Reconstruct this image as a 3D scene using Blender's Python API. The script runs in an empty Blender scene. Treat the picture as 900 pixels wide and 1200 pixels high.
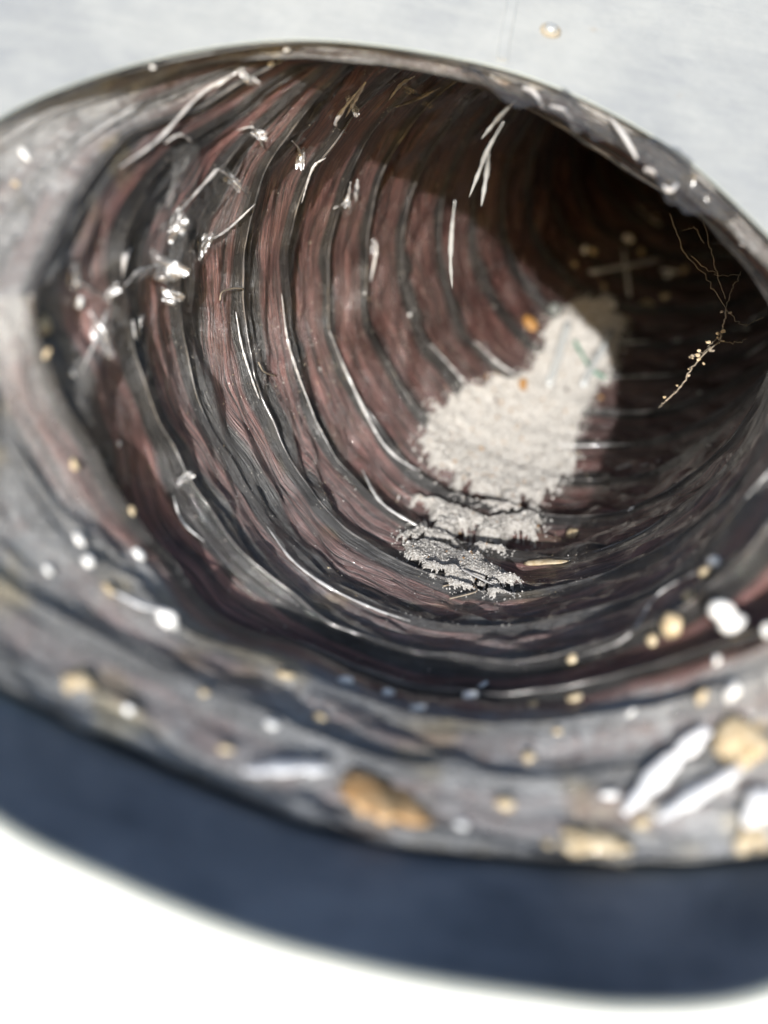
import bpy, bmesh, math, random
import numpy as np
from mathutils import Matrix, Vector, Euler
random.seed(7); rng = np.random.default_rng(7)
S = bpy.context.scene
COL = S.collection
U = 0.1                                   # one duct radius is 10 cm

# ------------------------------------------------------------------ camera, world, lamp, exposure
PITCH = 25
cd = bpy.data.cameras.new('camera'); cam = bpy.data.objects.new('camera', cd); COL.objects.link(cam)
cam.location = (0, 0, 0.3); cam.rotation_euler = (math.radians(90 - PITCH), 0, 0)
cd.sensor_fit = 'VERTICAL'; cd.sensor_height = 36; cd.lens = 36 * 900 / 1200
cd.clip_start = 0.002; cd.clip_end = 50
cd.dof.use_dof = True; cd.dof.focus_distance = 3.05 * U; cd.dof.aperture_fstop = 3.0
S.camera = cam
MW = Matrix.Translation(cam.location) @ cam.rotation_euler.to_matrix().to_4x4()
MR = np.array(MW.to_3x3()); MT = np.array(MW.translation)
def W(p):
    """viewer-frame metres/10 (x right, y up, z away) -> world"""
    p = np.asarray(p, float)
    return (p * np.array([U, U, -U])) @ MR.T + MT

SUN_D = np.array([.11, .155, 1.0]); SUN_D /= np.linalg.norm(SUN_D)          # the way sunlight travels, viewer frame
SUN_W = (SUN_D * np.array([1, 1, -1])) @ MR.T
w = bpy.data.worlds.new('World'); S.world = w; w.use_nodes = True
bg = w.node_tree.nodes['Background']; sky = w.node_tree.nodes.new('ShaderNodeTexSky'); sky.sky_type = 'NISHITA'; sky.sun_disc = False
sky.sun_elevation = math.asin(-SUN_W[2]); sky.sun_rotation = math.atan2(-SUN_W[0], -SUN_W[1])
w.node_tree.links.new(sky.outputs[0], bg.inputs[0]); bg.inputs[1].default_value = 0.15
ld = bpy.data.lights.new('sun', 'SUN'); ld.energy = 5.0; ld.angle = math.radians(.8); ld.color = (1.0, 0.98, 0.95)
sun = bpy.data.objects.new('sun', ld); COL.objects.link(sun); sun.location = (0, 0, 3)
sun.rotation_euler = Vector(SUN_W).to_track_quat('-Z', 'Y').to_euler()
S.view_settings.view_transform = 'Standard'; S.view_settings.look = 'None'; S.view_settings.exposure = 0.3; S.view_settings.gamma = 1
S.view_settings.use_curve_mapping = False
try:
    S.cycles.use_denoising = True
    S.cycles.max_bounces = 6
except Exception: pass

# ------------------------------------------------------------------ helpers
def tagit(o, label=None, cat=None, group=None, kind=None):
    if label: o['label'] = label
    if cat: o['category'] = cat
    if group: o['group'] = group
    if kind: o['kind'] = kind
    return o
def empty(name, base):
    o = bpy.data.objects.new(name, None); o.empty_display_size = 0.01; COL.objects.link(o); o.location = base; return o
def mesh(name, V, F, mat, base=None, parent=None, smooth=True, uv=None, attrs=None):
    """V in world coordinates; vertices are stored relative to base"""
    V = np.asarray(V, float)
    if base is None: base = V.mean(0)
    base = np.asarray(base, float)
    me = bpy.data.meshes.new(name)
    me.from_pydata((V - base).tolist(), [], [tuple(int(i) for i in f) for f in F])
    if uv is not None:
        l = me.uv_layers.new(name='UVMap'); idx = np.empty(len(me.loops), dtype=np.int32); me.loops.foreach_get('vertex_index', idx)
        l.data.foreach_set('uv', np.asarray(uv, np.float32)[idx].ravel())
    for k, v in (attrs or {}).items():
        a = me.attributes.new(k, 'FLOAT', 'POINT'); a.data.foreach_set('value', np.asarray(v, np.float32))
    if smooth: me.polygons.foreach_set('use_smooth', [True] * len(me.polygons))
    me.materials.append(mat); me.update()
    o = bpy.data.objects.new(name, me); COL.objects.link(o)
    if parent is not None:
        o.parent = parent; o.location = base - np.array(parent.location)
    else: o.location = base
    return o
def hash2(i, j, s):
    h = np.sin(i * 127.1 + j * 311.7 + s * 74.7) * 43758.5453
    return h - np.floor(h)
def vn(x, y, s=0):
    i, j = np.floor(x), np.floor(y); f, g = x - i, y - j
    f = f * f * (3 - 2 * f); g = g * g * (3 - 2 * g)
    a = hash2(i, j, s) * (1 - f) + hash2(i + 1, j, s) * f; b = hash2(i, j + 1, s) * (1 - f) + hash2(i + 1, j + 1, s) * f
    return (a * (1 - g) + b * g) * 2 - 1
def fbm(x, y, s=0, o=3):
    t = 0; a = 1
    for k in range(o): t = t + a * vn(x, y, s + k * 3.1); x = x * 2.03; y = y * 2.03; a *= .5
    return t
def sst(a, b, x):
    t = np.clip((x - a) / (b - a), 0, 1); return t * t * (3 - 2 * t)
def gridfaces(n, m, closed):
    F = []
    for i in range(n - 1):
        for j in range(m if closed else m - 1):
            a = i * m + j; b = i * m + (j + 1) % m
            F.append((a, b, b + m, a + m))
    return F
def tube(P, r, seg=8, cap=True, r2=None, flat=None):
    """tube along world points P with radius r (scalar or per point)"""
    P = np.asarray(P, float); n = len(P); r = np.broadcast_to(np.asarray(r, float), (n,))
    T = np.gradient(P, axis=0); T /= np.linalg.norm(T, axis=1)[:, None] + 1e-12
    ref = np.array([0.31, 0.2, 0.93]); V = []; a = None
    for i in range(n):
        if a is None: a = np.cross(T[i], ref)
        a = a - (a @ T[i]) * T[i]; a /= np.linalg.norm(a) + 1e-12; b = np.cross(T[i], a)
        for q in range(seg):
            t = 2 * math.pi * q / seg; V.append(P[i] + r[i] * (math.cos(t) * a + (flat or 1) * math.sin(t) * b))
    F = gridfaces(n, seg, True)
    if cap: F += [tuple(range(seg - 1, -1, -1)), tuple((n - 1) * seg + q for q in range(seg))]
    return np.array(V), F
def smooth_line(pts, n):
    pts = np.asarray(pts, float); k = len(pts)
    if k == 2: t = np.linspace(0, 1, n)[:, None]; return pts[0] * (1 - t) + pts[1] * t
    E = np.vstack([2 * pts[0] - pts[1], pts, 2 * pts[-1] - pts[-2]]); out = []
    for x in np.linspace(0, k - 1 - 1e-9, n):
        i = int(x); t = x - i; p0, p1, p2, p3 = E[i], E[i + 1], E[i + 2], E[i + 3]
        out.append(.5 * (2 * p1 + (p2 - p0) * t + (2 * p0 - 5 * p1 + 4 * p2 - p3) * t * t + (3 * p1 - p0 - 3 * p2 + p3) * t ** 3))
    return np.array(out)

# ------------------------------------------------------------------ materials
class NT:
    def __init__(s, name):
        s.m = bpy.data.materials.new(name); s.m.use_nodes = True; s.t = s.m.node_tree; s.n = s.t.nodes; s.b = s.n['Principled BSDF']
    def new(s, ty, **kw):
        n = s.n.new(ty)
        for k, v in kw.items(): setattr(n, k, v)
        return n
    def put(s, sock, v):
        if hasattr(v, 'links') or hasattr(v, 'is_output'): s.t.links.new(v, sock)
        else:
            try: sock.default_value = v
            except Exception: sock.default_value = (*v, 1)
    def math(s, op, a, b=0.0, c=None):
        n = s.new('ShaderNodeMath', operation=op); s.put(n.inputs[0], a); s.put(n.inputs[1], b)
        if c is not None: s.put(n.inputs[2], c)
        return n.outputs[0]
    def step(s, a, b, x):
        n = s.new('ShaderNodeMapRange', interpolation_type='SMOOTHSTEP'); s.put(n.inputs[0], x); s.put(n.inputs[1], a); s.put(n.inputs[2], b); return n.outputs[0]
    def mix(s, f, a, b):
        n = s.new('ShaderNodeMix', data_type='RGBA'); s.put(n.inputs[0], f); s.put(n.inputs[6], (*a, 1) if isinstance(a, tuple) else a); s.put(n.inputs[7], (*b, 1) if isinstance(b, tuple) else b); return n.outputs[2]
    def noise(s, vec, scale, detail=4, rough=.55, dist=0):
        n = s.new('ShaderNodeTexNoise'); s.put(n.inputs['Vector'], vec); n.inputs['Scale'].default_value = scale; n.inputs['Detail'].default_value = detail
        n.inputs['Roughness'].default_value = rough; n.inputs['Distortion'].default_value = dist; return n.outputs[0]
    def bump(s, h, strength, dist, normal=None):
        n = s.new('ShaderNodeBump'); n.inputs['Strength'].default_value = strength; n.inputs['Distance'].default_value = dist; s.put(n.inputs['Height'], h)
        if normal is not None: s.put(n.inputs['Normal'], normal)
        return n.outputs[0]
    def obj(s): return s.new('ShaderNodeTexCoord').outputs['Object']
    def comb(s, x, y, z=0.0):
        n = s.new('ShaderNodeCombineXYZ'); s.put(n.inputs[0], x); s.put(n.inputs[1], y); s.put(n.inputs[2], z); return n.outputs[0]
    def p(s, **kw):
        for k, v in kw.items(): s.put(s.b.inputs[k.replace('_', ' ')], v)

def geo_pos(t): return t.new('ShaderNodeNewGeometry').outputs['Position']

def mat_liner():
    t = NT('duct_liner_film')
    uv = t.new('ShaderNodeUVMap').outputs[0]; sx = t.new('ShaderNodeSeparateXYZ'); t.put(sx.inputs[0], uv); u, v = sx.outputs[0], sx.outputs[1]
    pos = geo_pos(t)
    wob = t.noise(t.comb(t.math('MULTIPLY', u, 26), t.math('MULTIPLY', v, 1.3)), 1, 3)
    vv = t.math('FRACT', t.math('ADD', v, t.math('MULTIPLY', t.math('SUBTRACT', wob, .5), .12)))
    vf = t.math('FRACT', v)
    sd = t.step(5.5, 8.5, v)
    lo = t.math('SUBTRACT', .34, t.math('MULTIPLY', sd, .12)); hi = t.math('ADD', .76, t.math('MULTIPLY', sd, .06))
    pink = t.math('MULTIPLY', t.step(lo, t.math('ADD', lo, .07), vv), t.math('SUBTRACT', 1.0, t.step(hi, t.math('ADD', hi, .07), vv)))
    st = t.noise(t.comb(t.math('MULTIPLY', u, 14), t.math('MULTIPLY', v, 22)), 1, 6, .68, .5)
    st2 = t.noise(t.comb(t.math('MULTIPLY', u, 26), t.math('MULTIPLY', v, 95)), 1, 3, .6, .2)
    stm = t.step(.40, .60, t.math('ADD', t.math('MULTIPLY', st, .6), t.math('MULTIPLY', st2, .4)))
    far = t.step(5.5, 11.0, v); pc = t.mix(stm, (.012, .006, .006), t.mix(far, (.30, .142, .126), (.115, .056, .050)))  # pink darkens deeper in: fall-off of light put into the colour
    dc = t.mix(stm, (.004, .004, .0045), (.036, .033, .032))
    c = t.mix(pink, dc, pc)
    c = t.mix(t.new('ShaderNodeAttribute', attribute_name='black').outputs['Fac'], c, dc)
    # worn pale streaks
    sc = t.step(.62, .78, t.noise(t.comb(t.math('MULTIPLY', u, 30), t.math('MULTIPLY', v, 9)), 1, 6, .7, 1.2))
    c = t.mix(t.math('MULTIPLY', sc, .12), c, (.30, .24, .22))
    # dust lying on the film
    da = t.new('ShaderNodeAttribute', attribute_name='dust').outputs['Fac']
    dn = t.noise(pos, 34, 6, .62); dn2 = t.noise(pos, 420, 3, .7)
    dm = t.step(.36, .78, t.math('ADD', t.math('MULTIPLY', dn, .62), t.math('MULTIPLY', dn2, .38)))
    dust = t.math('MINIMUM', t.math('MULTIPLY', da, t.math('ADD', .45, t.math('MULTIPLY', dm, 1.1))), 1.0)
    tan = t.step(.55, .72, t.noise(pos, 42, 3, .5))
    dcol = t.mix(tan, (.335, .335, .335), (.46, .40, .29))
    c = t.mix(dust, c, dcol)
    # single specks
    vo = t.new('ShaderNodeTexVoronoi'); t.put(vo.inputs['Vector'], pos); vo.inputs['Scale'].default_value = 620
    sel = t.math('GREATER_THAN', t.noise(pos, 160, 2), .62)
    spk = t.math('MULTIPLY', t.math('LESS_THAN', vo.outputs['Distance'], .22), sel)
    c = t.mix(t.math('MULTIPLY', spk, .7), c, (.5, .46, .40))
    cr = t.noise(pos, 130, 4, .6, 1.5)
    h = t.math('ADD', t.math('MULTIPLY', st, 1.0), t.math('MULTIPLY', st2, .5))
    nb = t.bump(t.math('MULTIPLY', h, t.math('SUBTRACT', 1.0, t.math('MULTIPLY', dust, .8))), 1.0, .0020); nb = t.bump(cr, .18, .0022, nb)
    cn = t.bump(t.math('ADD', t.noise(pos, 95, 5, .6, 2.0), t.math('MULTIPLY', st, t.math('MULTIPLY', t.math('SUBTRACT', 1.0, dust), .5))), .75, .0030); cn = t.bump(t.noise(pos, 420, 3, .6), .35, .0008, cn)
    rough = t.math('ADD', .28, t.math('MULTIPLY', dust, .4))
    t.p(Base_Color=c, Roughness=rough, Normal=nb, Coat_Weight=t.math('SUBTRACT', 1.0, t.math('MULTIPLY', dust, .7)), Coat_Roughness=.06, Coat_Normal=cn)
    return t.m
def mat_metal(name, base, dark, stain=True, rough=.5, metallic=.35):
    t = NT(name); pos = geo_pos(t)
    n1 = t.noise(pos, 22, 5, .6, .6); n2 = t.noise(pos, 260, 4, .7); n3 = t.noise(pos, 9, 3, .5, 1.0)
    sp = t.new('ShaderNodeTexVoronoi'); t.put(sp.inputs['Vector'], pos); sp.inputs['Scale'].default_value = 150
    mp = t.new('ShaderNodeMapping'); t.put(mp.inputs[0], pos); mp.inputs['Rotation'].default_value = (.5, .3, .7); mp.inputs['Scale'].default_value = (1, 9, 1); n4 = t.noise(mp.outputs[0], 30, 4, .6, .5)
    f = t.step(.36, .68, t.math('ADD', t.math('MULTIPLY', n1, .40), t.math('ADD', t.math('ADD', t.math('MULTIPLY', n2, .12), t.math('MULTIPLY', n4, .12)), t.math('MULTIPLY', n3, .38))))
    c = t.mix(f, base, dark)
    sepc = t.new('ShaderNodeSeparateColor'); t.put(sepc.inputs[0], sp.outputs['Color'])
    c = t.mix(t.math('MULTIPLY', sepc.outputs[0], .12), c, tuple(x * .7 for x in base))
    if stain:
        s = t.step(.70, .78, t.noise(pos, 55, 3, .5)); c = t.mix(t.math('MULTIPLY', s, .35), c, (.33, .27, .20))
    nb = t.bump(n2, .18, .0006)
    t.p(Base_Color=c, Roughness=t.math('ADD', rough, t.math('MULTIPLY', n1, .2)), Metallic=metallic, Normal=nb)
    return t.m
def mat_plain(name, a, b, scale=300, rough=.6, metallic=0., coat=0., bump=.3, dist=.0008, sss=0., ior=None):
    t = NT(name); pos = t.obj(); n = t.noise(pos, scale, 4, .65)
    t.p(Base_Color=t.mix(t.step(.32, .68, n), a, b), Roughness=rough, Metallic=metallic, Coat_Weight=coat, Coat_Roughness=.08)
    if bump: t.p(Normal=t.bump(n, bump, dist))
    return t.m
def mat_film(name, tint=(.55, .55, .55), clear=.6, rough=.12):
    t = NT(name); n = t.noise(t.obj(), 90, 4, .6, 1.0)
    t.p(Base_Color=tint, Roughness=rough, Normal=t.bump(n, .4, .0015), Specular_IOR_Level=.9, Coat_Weight=.6, Coat_Roughness=.1)
    tr = t.new('ShaderNodeBsdfTransparent'); mx = t.new('ShaderNodeMixShader'); mx.inputs[0].default_value = clear
    out = t.n['Material Output']; t.t.links.new(t.b.outputs[0], mx.inputs[1]); t.t.links.new(tr.outputs[0], mx.inputs[2]); t.t.links.new(mx.outputs[0], out.inputs[0])
    return t.m
M = {}
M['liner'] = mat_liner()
M['plate'] = mat_metal('galvanised_plate', (.42, .438, .435), (.255, .275, .30), True, .5, .1)
M['blown_white'] = mat_metal('overexposed_sheet', (.84, .86, .86), (.76, .79, .80), False, .5, 0.)  # overexposure put into the colour: a near-white copy of the plate
M['collar'] = mat_metal('collar_inside', (.32, .35, .40), (.06, .085, .12), False, .5, .2)
M['hem'] = mat_metal('bare_hem', (.38, .41, .39), (.28, .31, .30), False, .55, .1)
M['rivet'] = mat_metal('rivet_zinc', (.55, .57, .57), (.42, .43, .42), False, .35, .5)
M['washer'] = mat_plain('rivet_ring_dirt', (.26, .22, .16), (.40, .36, .29), 500, .6)
M['wire'] = mat_plain('film_covered_wire', (.05, .05, .05), (.16, .15, .145), 160, .25, .2, .6, .3, .0006)
M['film'] = mat_film('loose_clear_film', (.06, .06, .063), .72, .1)
M['wallfilm'] = mat_film('clinging_clear_film', (.5, .5, .5), .92, .1)
M['facet'] = mat_film('bright_clear_film', (.30, .30, .30), .84, .2)
M['fold'] = mat_plain('film_fold_gloss', (.40, .39, .39), (.62, .61, .60), 120, .13, 0, 1, .4, .001)
M['powder'] = mat_plain('white_powder', (.34, .31, .275), (.66, .64, .61), 900, .9, 0, 0, 1.0, .0022)
M['grain'] = mat_plain('white_grain', (.46, .44, .41), (.68, .66, .63), 900, .85)
M['tan'] = mat_plain('tan_crumb', (.40, .30, .17), (.62, .52, .36), 400, .6, 0, .3)
M['amber'] = mat_plain('amber_chip', (.22, .10, .02), (.42, .22, .06), 300, .4, 0, .5)
M['rust'] = mat_plain('rusty_flake', (.42, .23, .09), (.70, .47, .25), 160, .55, 0, .3)
M['white'] = mat_plain('white_crumb', (.78, .78, .78), (.9, .9, .88), 300, .35, 0, .6)
M['stick'] = mat_plain('grey_plastic_stick', (.55, .57, .60), (.70, .72, .75), 260, .45)
M['strip'] = mat_film('clear_strip_plastic', (.62, .64, .64), .3, .2)
M['green'] = mat_plain('green_plastic', (.02, .14, .09), (.05, .26, .17), 300, .3, 0, .5)
M['bead'] = mat_film('cloudy_bead', (.16, .17, .16), .25, .1)
M['web'] = mat_plain('dusty_thread', (.20, .17, .13), (.36, .30, .23), 500, .8)
M['shard'] = mat_plain('bright_plastic_shard', (.86, .86, .88), (.93, .93, .93), 120, .15, 0, 1, .2, .0006)

# ------------------------------------------------------------------ the duct's rings (viewer frame, in duct radii)
KN = np.array([0, 3, 6, 9, 12, 15.])
RV = np.array([[0.063, 0.387, 1.731, 0.342, 0.619], [0.323, 0.654, 2.705, 0.509, 0.315], [0.823, 1.03, 3.602, 0.513, 0.698],
               [1.504, 1.565, 4.242, 0.301, 1.119], [2.087, 2.251, 4.845, 0.204, 1.591], [2.66, 2.925, 5.456, 0.265, 1.967]])
def natspl(K):
    n = len(K); A = np.zeros((n, n)); B = np.zeros((n, n)); A[0, 0] = A[-1, -1] = 1; h = np.diff(K)
    for i in range(1, n - 1):
        A[i, i - 1] = h[i - 1]; A[i, i] = 2 * (h[i - 1] + h[i]); A[i, i + 1] = h[i]
        B[i, i - 1] = 6 / h[i - 1]; B[i, i + 1] = 6 / h[i]; B[i, i] = -6 / h[i - 1] - 6 / h[i]
    return np.linalg.solve(A, B)
SPM = natspl(KN) @ RV
def ring(k):
    i = int(np.clip(np.searchsorted(KN, k) - 1, 0, len(KN) - 2)); h = KN[i + 1] - KN[i]; a = (KN[i + 1] - k) / h; b = (k - KN[i]) / h
    v = a * RV[i] + b * RV[i + 1] + ((a ** 3 - a) * SPM[i] + (b ** 3 - b) * SPM[i + 1]) * h * h / 6
    return v[:3], np.array([v[3], v[4], 1.])
NTH = 420; TH = np.linspace(0, 2 * np.pi, NTH, endpoint=False)
def frame(n):
    n = n / np.linalg.norm(n); u = np.cross([0, 1., 0], n); u /= np.linalg.norm(u); return n, u, np.cross(n, u)
def circle(c, n, r=1.0):
    n, u, v = frame(n); r = np.broadcast_to(r, TH.shape)[:, None]
    return c + r * (np.cos(TH)[:, None] * u + np.sin(TH)[:, None] * v)
def PX(P): return np.stack([450 + 900 * P[..., 0] / P[..., 2], 600 - 900 * P[..., 1] / P[..., 2]], -1)
# the mouth: an oval hole in a tilted sheet
RIM_N = np.array([-.12, -.45, .92]); RIM_N /= np.linalg.norm(RIM_N); RIM_D = RIM_N @ np.array([-.02, -.01, 1.68])
def ray_plane(px, py, d=RIM_D):
    r = np.array([(px - 450) / 900, (600 - py) / 900, 1.]); return r * d / (RIM_N @ r)
rim_img = [(0, 140), (100, 95), (200, 66), (330, 48), (450, 55), (590, 82), (700, 125), (800, 185), (900, 277), (1015, 400), (1105, 560), (1140, 740), (1115, 920),
           (1035, 1075), (900, 1163), (750, 1182), (600, 1167), (450, 1142), (300, 1103), (150, 1043), (0, 968), (-120, 860), (-195, 700), (-205, 520), (-170, 360), (-100, 225)]
rim_img = [(x, y) for x, y in rim_img]
cl = np.array([ray_plane(*p) for p in rim_img]); RIM_C = cl.mean(0)
dense = smooth_line(np.vstack([cl[-2:], cl, cl[:3]]), 1200)
_, ru, rv = frame(RIM_N)
ang = np.unwrap(np.arctan2((dense - RIM_C) @ rv, (dense - RIM_C) @ ru)); rad = np.linalg.norm(dense - RIM_C, axis=1)
a0 = np.mod(ang, 2 * np.pi); o_ = np.argsort(a0); RR = np.interp(TH, a0[o_], rad[o_], period=2 * np.pi)
for _ in range(3): RR = (np.roll(RR, 1) + RR * 2 + np.roll(RR, -1)) / 4
RIM = RIM_C + RR[:, None] * (np.cos(TH)[:, None] * ru + np.sin(TH)[:, None] * rv)
AX = np.array([.03, .17, 1.0]); AX /= np.linalg.norm(AX)

KMAX = 25
rowsP = {}; rowsC = {}
for k in range(0, 15):
    c, n = ring(k); rr = 1 + (.018 if k < 7 else .012) * fbm(np.cos(TH) * 2 + k * 5.3, np.sin(TH) * 2 + 9.1, k, 3)
    P = circle(c, n, rr); nn = n / np.linalg.norm(n)
    P = P + nn * ((.038 if k < 7 else .024) * fbm(np.cos(TH) * 2.4 + k * 3.1, np.sin(TH) * 2.4, 40 + k, 3))[:, None]
    rowsP[k] = P if k else P + (P - c) * (.07 * sst(-.2, -.7, np.sin(TH)))[:, None]; rowsC[k] = c
c, n = ring(14); t = ring(14)[0] - ring(13)[0]; t /= np.linalg.norm(t)
for k in range(15, KMAX + 1):
    t = t + np.array([.05, -.035, .01]); t /= np.linalg.norm(t); n = n / np.linalg.norm(n); n = n + .12 * (t - n)
    c = c + .34 * t; rowsP[k] = circle(c, n, 1 + .012 * fbm(np.cos(TH) * 2 + k * 5.3, np.sin(TH) * 2, k, 3)); rowsC[k] = c
sn = np.sin(TH)
lip = [(-400, 330), (-200, 640), (-100, 740), (0, 800), (120, 862), (280, 935), (400, 972), (500, 992), (700, 1008), (900, 1000), (1000, 960), (1100, 800), (1300, 600)]
start = np.full(NTH, .005)
for l in range(NTH):
    if sn[l] < .35:
        ss = np.linspace(.02, .8, 141); q = PX((RIM_C + .982 * (RIM[l] - RIM_C)) + ss[:, None] * AX); yb = np.interp(q[:, 0], [a_[0] for a_ in lip], [a_[1] for a_ in lip])
        up = np.argwhere(q[:, 1] < yb); start[l] = ss[up[0, 0]] if len(up) else .3
for _ in range(60): start = (np.roll(start, 1) + 2 * start + np.roll(start, -1)) / 4
A = RIM_C + (.982 + .011 * sst(.2, .6, sn))[:, None] * (RIM - RIM_C) + AX * (start + .012 * fbm(TH * 3, TH * 0, 77, 3))[:, None]
rowsP[-3] = A; rowsC[-3] = RIM_C + AX * .2
deg = np.degrees(TH)
wt = (sst(125, 165, deg) * sst(352, 325, deg))[:, None]
for k in (0, 1, 2):
    q = (k + 3) / 6; rowsP[k] = wt * rowsP[k] + (1 - wt) * (A * (1 - q) + rowsP[3] * q)
for k in (-2, -1):
    q = (k + 3) / 3; rowsP[k] = A * (1 - q) + rowsP[0] * q; rowsC[k] = rowsC[-3] * (1 - q) + rowsC[0] * q
    rowsP[k] = rowsP[k] + (.03 * fbm(np.cos(TH) * 2.2 + k, np.sin(TH) * 2.2, 60 + k, 3))[:, None] * AX
    inn = rowsC[k] - rowsP[k]; inn /= np.linalg.norm(inn, axis=1)[:, None]; rowsP[k] = rowsP[k] + inn * (.05 * sst(-.25, -.75, sn) - .03 * sst(-.2, -.7, np.cos(TH)) * sst(-.8, -.2, sn))[:, None]
for k in rowsP:
    if k >= -2:
        d_ = rowsP[k] @ RIM_N - RIM_D; need = .10 + .05 * max(k, 0) ** .5 if k >= 0 else .05 + .02 * (k + 3)
        rowsP[k] = rowsP[k] + np.where(d_ < need, need - d_, 0)[:, None] * RIM_N
NV = 24
vs = np.linspace(0, 1, NV)
def pleat(k):
    p0 = rowsP[max(k - 1, -3)]; p1 = rowsP[k]; p2 = rowsP[k + 1]; p3 = rowsP[min(k + 2, KMAX)]; c1, c2 = rowsC[k], rowsC[k + 1]
    ax = (c2 - c1) / np.linalg.norm(c2 - c1)
    out = []; du = []
    for v in vs:
        B = p1 * (1 - v) + p2 * v
        cc = c1 * (1 - v) + c2 * v; rdir = B - cc; rdir = rdir - (rdir @ ax)[:, None] * ax; rdir /= np.linalg.norm(rdir, axis=1)[:, None]
        seg = np.linalg.norm(p2 - p1, axis=1)
        env = max(math.sin(math.pi * v ** .55), 0.0) ** .85
        lf = sst(-.1, -.7, np.cos(TH)) * (k < 6)
        depth = seg * ((.075 if k < 4 else .15) - .045 * lf + (.45 * sst(-.1, -.6, np.sin(TH)) if k == 0 else 0)) * env * (1 + .35 * fbm(np.cos(TH) * 3 + k * 7, np.sin(TH) * 3, k, 2))
        X, Y = np.cos(TH) * 1.0, np.sin(TH) * 1.0
        # crumpled facets: ridged noise across, longer along the hoop
        cr = 1 - np.abs(fbm(TH * 3.4 + k * 2.3 + v * 1.7 + .5 * np.sin(TH * 2.3 + k), v * 1.3 + k * 4.1 + TH * 1.7, k + 5, 3)) * 1.6
        cr2 = fbm(TH * (7 if k < 0 else 5) + k * 3.3, v * 7.0 + k * 9.1, k + 15, 2)
        wr = ((.75 if k < 0 else .6) - .22 * lf)
        d = depth + env * seg * wr * (.12 * cr + .09 * cr2 + .07 * fbm(TH * 4 + k, v * 11 + k * 3.7 + .8 * np.sin(TH * 3 + k), k + 25, 2))
        out.append(B + rdir * d[:, None] + (ax * (.05 * env * fbm(TH * 4 + 2 * k, v * 2 + k, k + 33, 2) * seg)[:, None]))
    return np.array(out)
plv = {k: pleat(k) for k in range(-3, KMAX)}
ALL = np.array([plv[k] for k in range(-3, KMAX)])                    # pleat, v, theta, xyz
APX = PX(ALL)
def inward(i, j, l):
    k = i - 3; c = rowsC[k] * (1 - vs[j]) + rowsC[k + 1] * vs[j]
    a = ALL[i, min(j + 1, NV - 1), l] - ALL[i, max(j - 1, 0), l]; b = ALL[i, j, (l + 1) % NTH] - ALL[i, j, l - 1]
    n = np.cross(a, b); n /= np.linalg.norm(n) + 1e-12
    return n if n @ (c - ALL[i, j, l]) > 0 else -n
OKZ = ALL[..., 2] > .3
def locate(x, y, kmin=-3):
    """where the line of sight through a picture point first meets the liner: point, inward normal, pleat position"""
    d = np.hypot(APX[..., 0] - x, APX[..., 1] - y); d = np.where(OKZ, d, 1e9)
    if kmin > -3: d[:kmin + 3] = 1e9
    cand = np.argwhere(d < max(7, d.min() + .5)); z = np.array([ALL[tuple(q)][2] for q in cand]); q = cand[z.argmin()]
    return ALL[tuple(q)], inward(*q), (q[0] - 3 + vs[q[1]], TH[q[2]])

# ------------------------------------------------------------------ structure: metal boot round the mouth
CLEN = (start + .014)[:, None]
boot = empty('duct_boot', W(RIM_C)); tagit(boot, 'grey galvanised metal boot with an oval mouth around the dirty duct', 'duct boot')
def plate_mesh():
    V = []; F = []; steps = [1.0, 1.04, 1.25, 1.8, 3.2]
    for si, s_ in enumerate(steps):
        R_ = RR * s_ if si < 2 else RR * (1 - si / 4.) * s_ + (si / 4.) * s_ * 1.15
        P = RIM_C + R_[:, None] * (np.cos(TH)[:, None] * ru + np.sin(TH)[:, None] * rv)
        P = P + RIM_N * (.012 * fbm(P[:, 0] * 1.6, P[:, 1] * 1.6, 3, 2) * (si > 1))[:, None]
        V.append(P)
    back = [p + RIM_N * .015 for p in V][::-1]
    V = np.array(V + back); n = V.shape[0]
    F = gridfaces(n, NTH, True)
    return W(V.reshape(-1, 3)), F
V, F = plate_mesh()
def half(V, F, lower):
    F2 = [f for f in F if (math.sin(TH[f[0] % NTH] + .004) < 0) == lower]; used = sorted({i for f in F2 for i in f}); mp = {u: i for i, u in enumerate(used)}
    return V[used], [tuple(mp[i] for i in f) for f in F2]
Vh, Fh = half(V, F, False); mesh('flange_plate', Vh, Fh, M['plate'], boot.location, boot)
Vh, Fh = half(V, F, True); o = mesh('flange_plate', Vh, Fh, M['blown_white'], boot.location, boot); o['label'] = 'overexposed white lower half of the flange'
inner = RIM; cback = RIM_C + (RIM - RIM_C) * 1.0 + AX * CLEN
outer0 = RIM_C + (RIM - RIM_C) * 1.012
rows = [inner - RIM_N * .006]
for q in np.linspace(.0, 1, 8)[1:]: rows.append(inner * (1 - q) + cback * q)
rows += [RIM_C + (RIM - RIM_C) * 1.012 + AX * CLEN, outer0 + RIM_N * .02]
Vc = np.array(rows); mesh('collar_wall', W(Vc.reshape(-1, 3)), gridfaces(len(rows), NTH, True), M['collar'], boot.location, boot)
# rolled hem on the edge of the hole
HEM = .0045 + .0085 * sst(.1, -.5, sn)
hem = []
for q in range(10):
    t = 2 * math.pi * q / 10; hem.append(RIM + (math.cos(t) * HEM[:, None] * (RIM - RIM_C) / RR[:, None]) - RIM_N * (.003 + math.sin(t) * HEM[:, None]))
hem.append(hem[0]); mesh('rolled_hem', W(np.array(hem).reshape(-1, 3)), gridfaces(11, NTH, True), M['hem'], boot.location, boot)
def on_plate(x, y, off=0.): return ray_plane(x, y, RIM_D - off)
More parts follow.
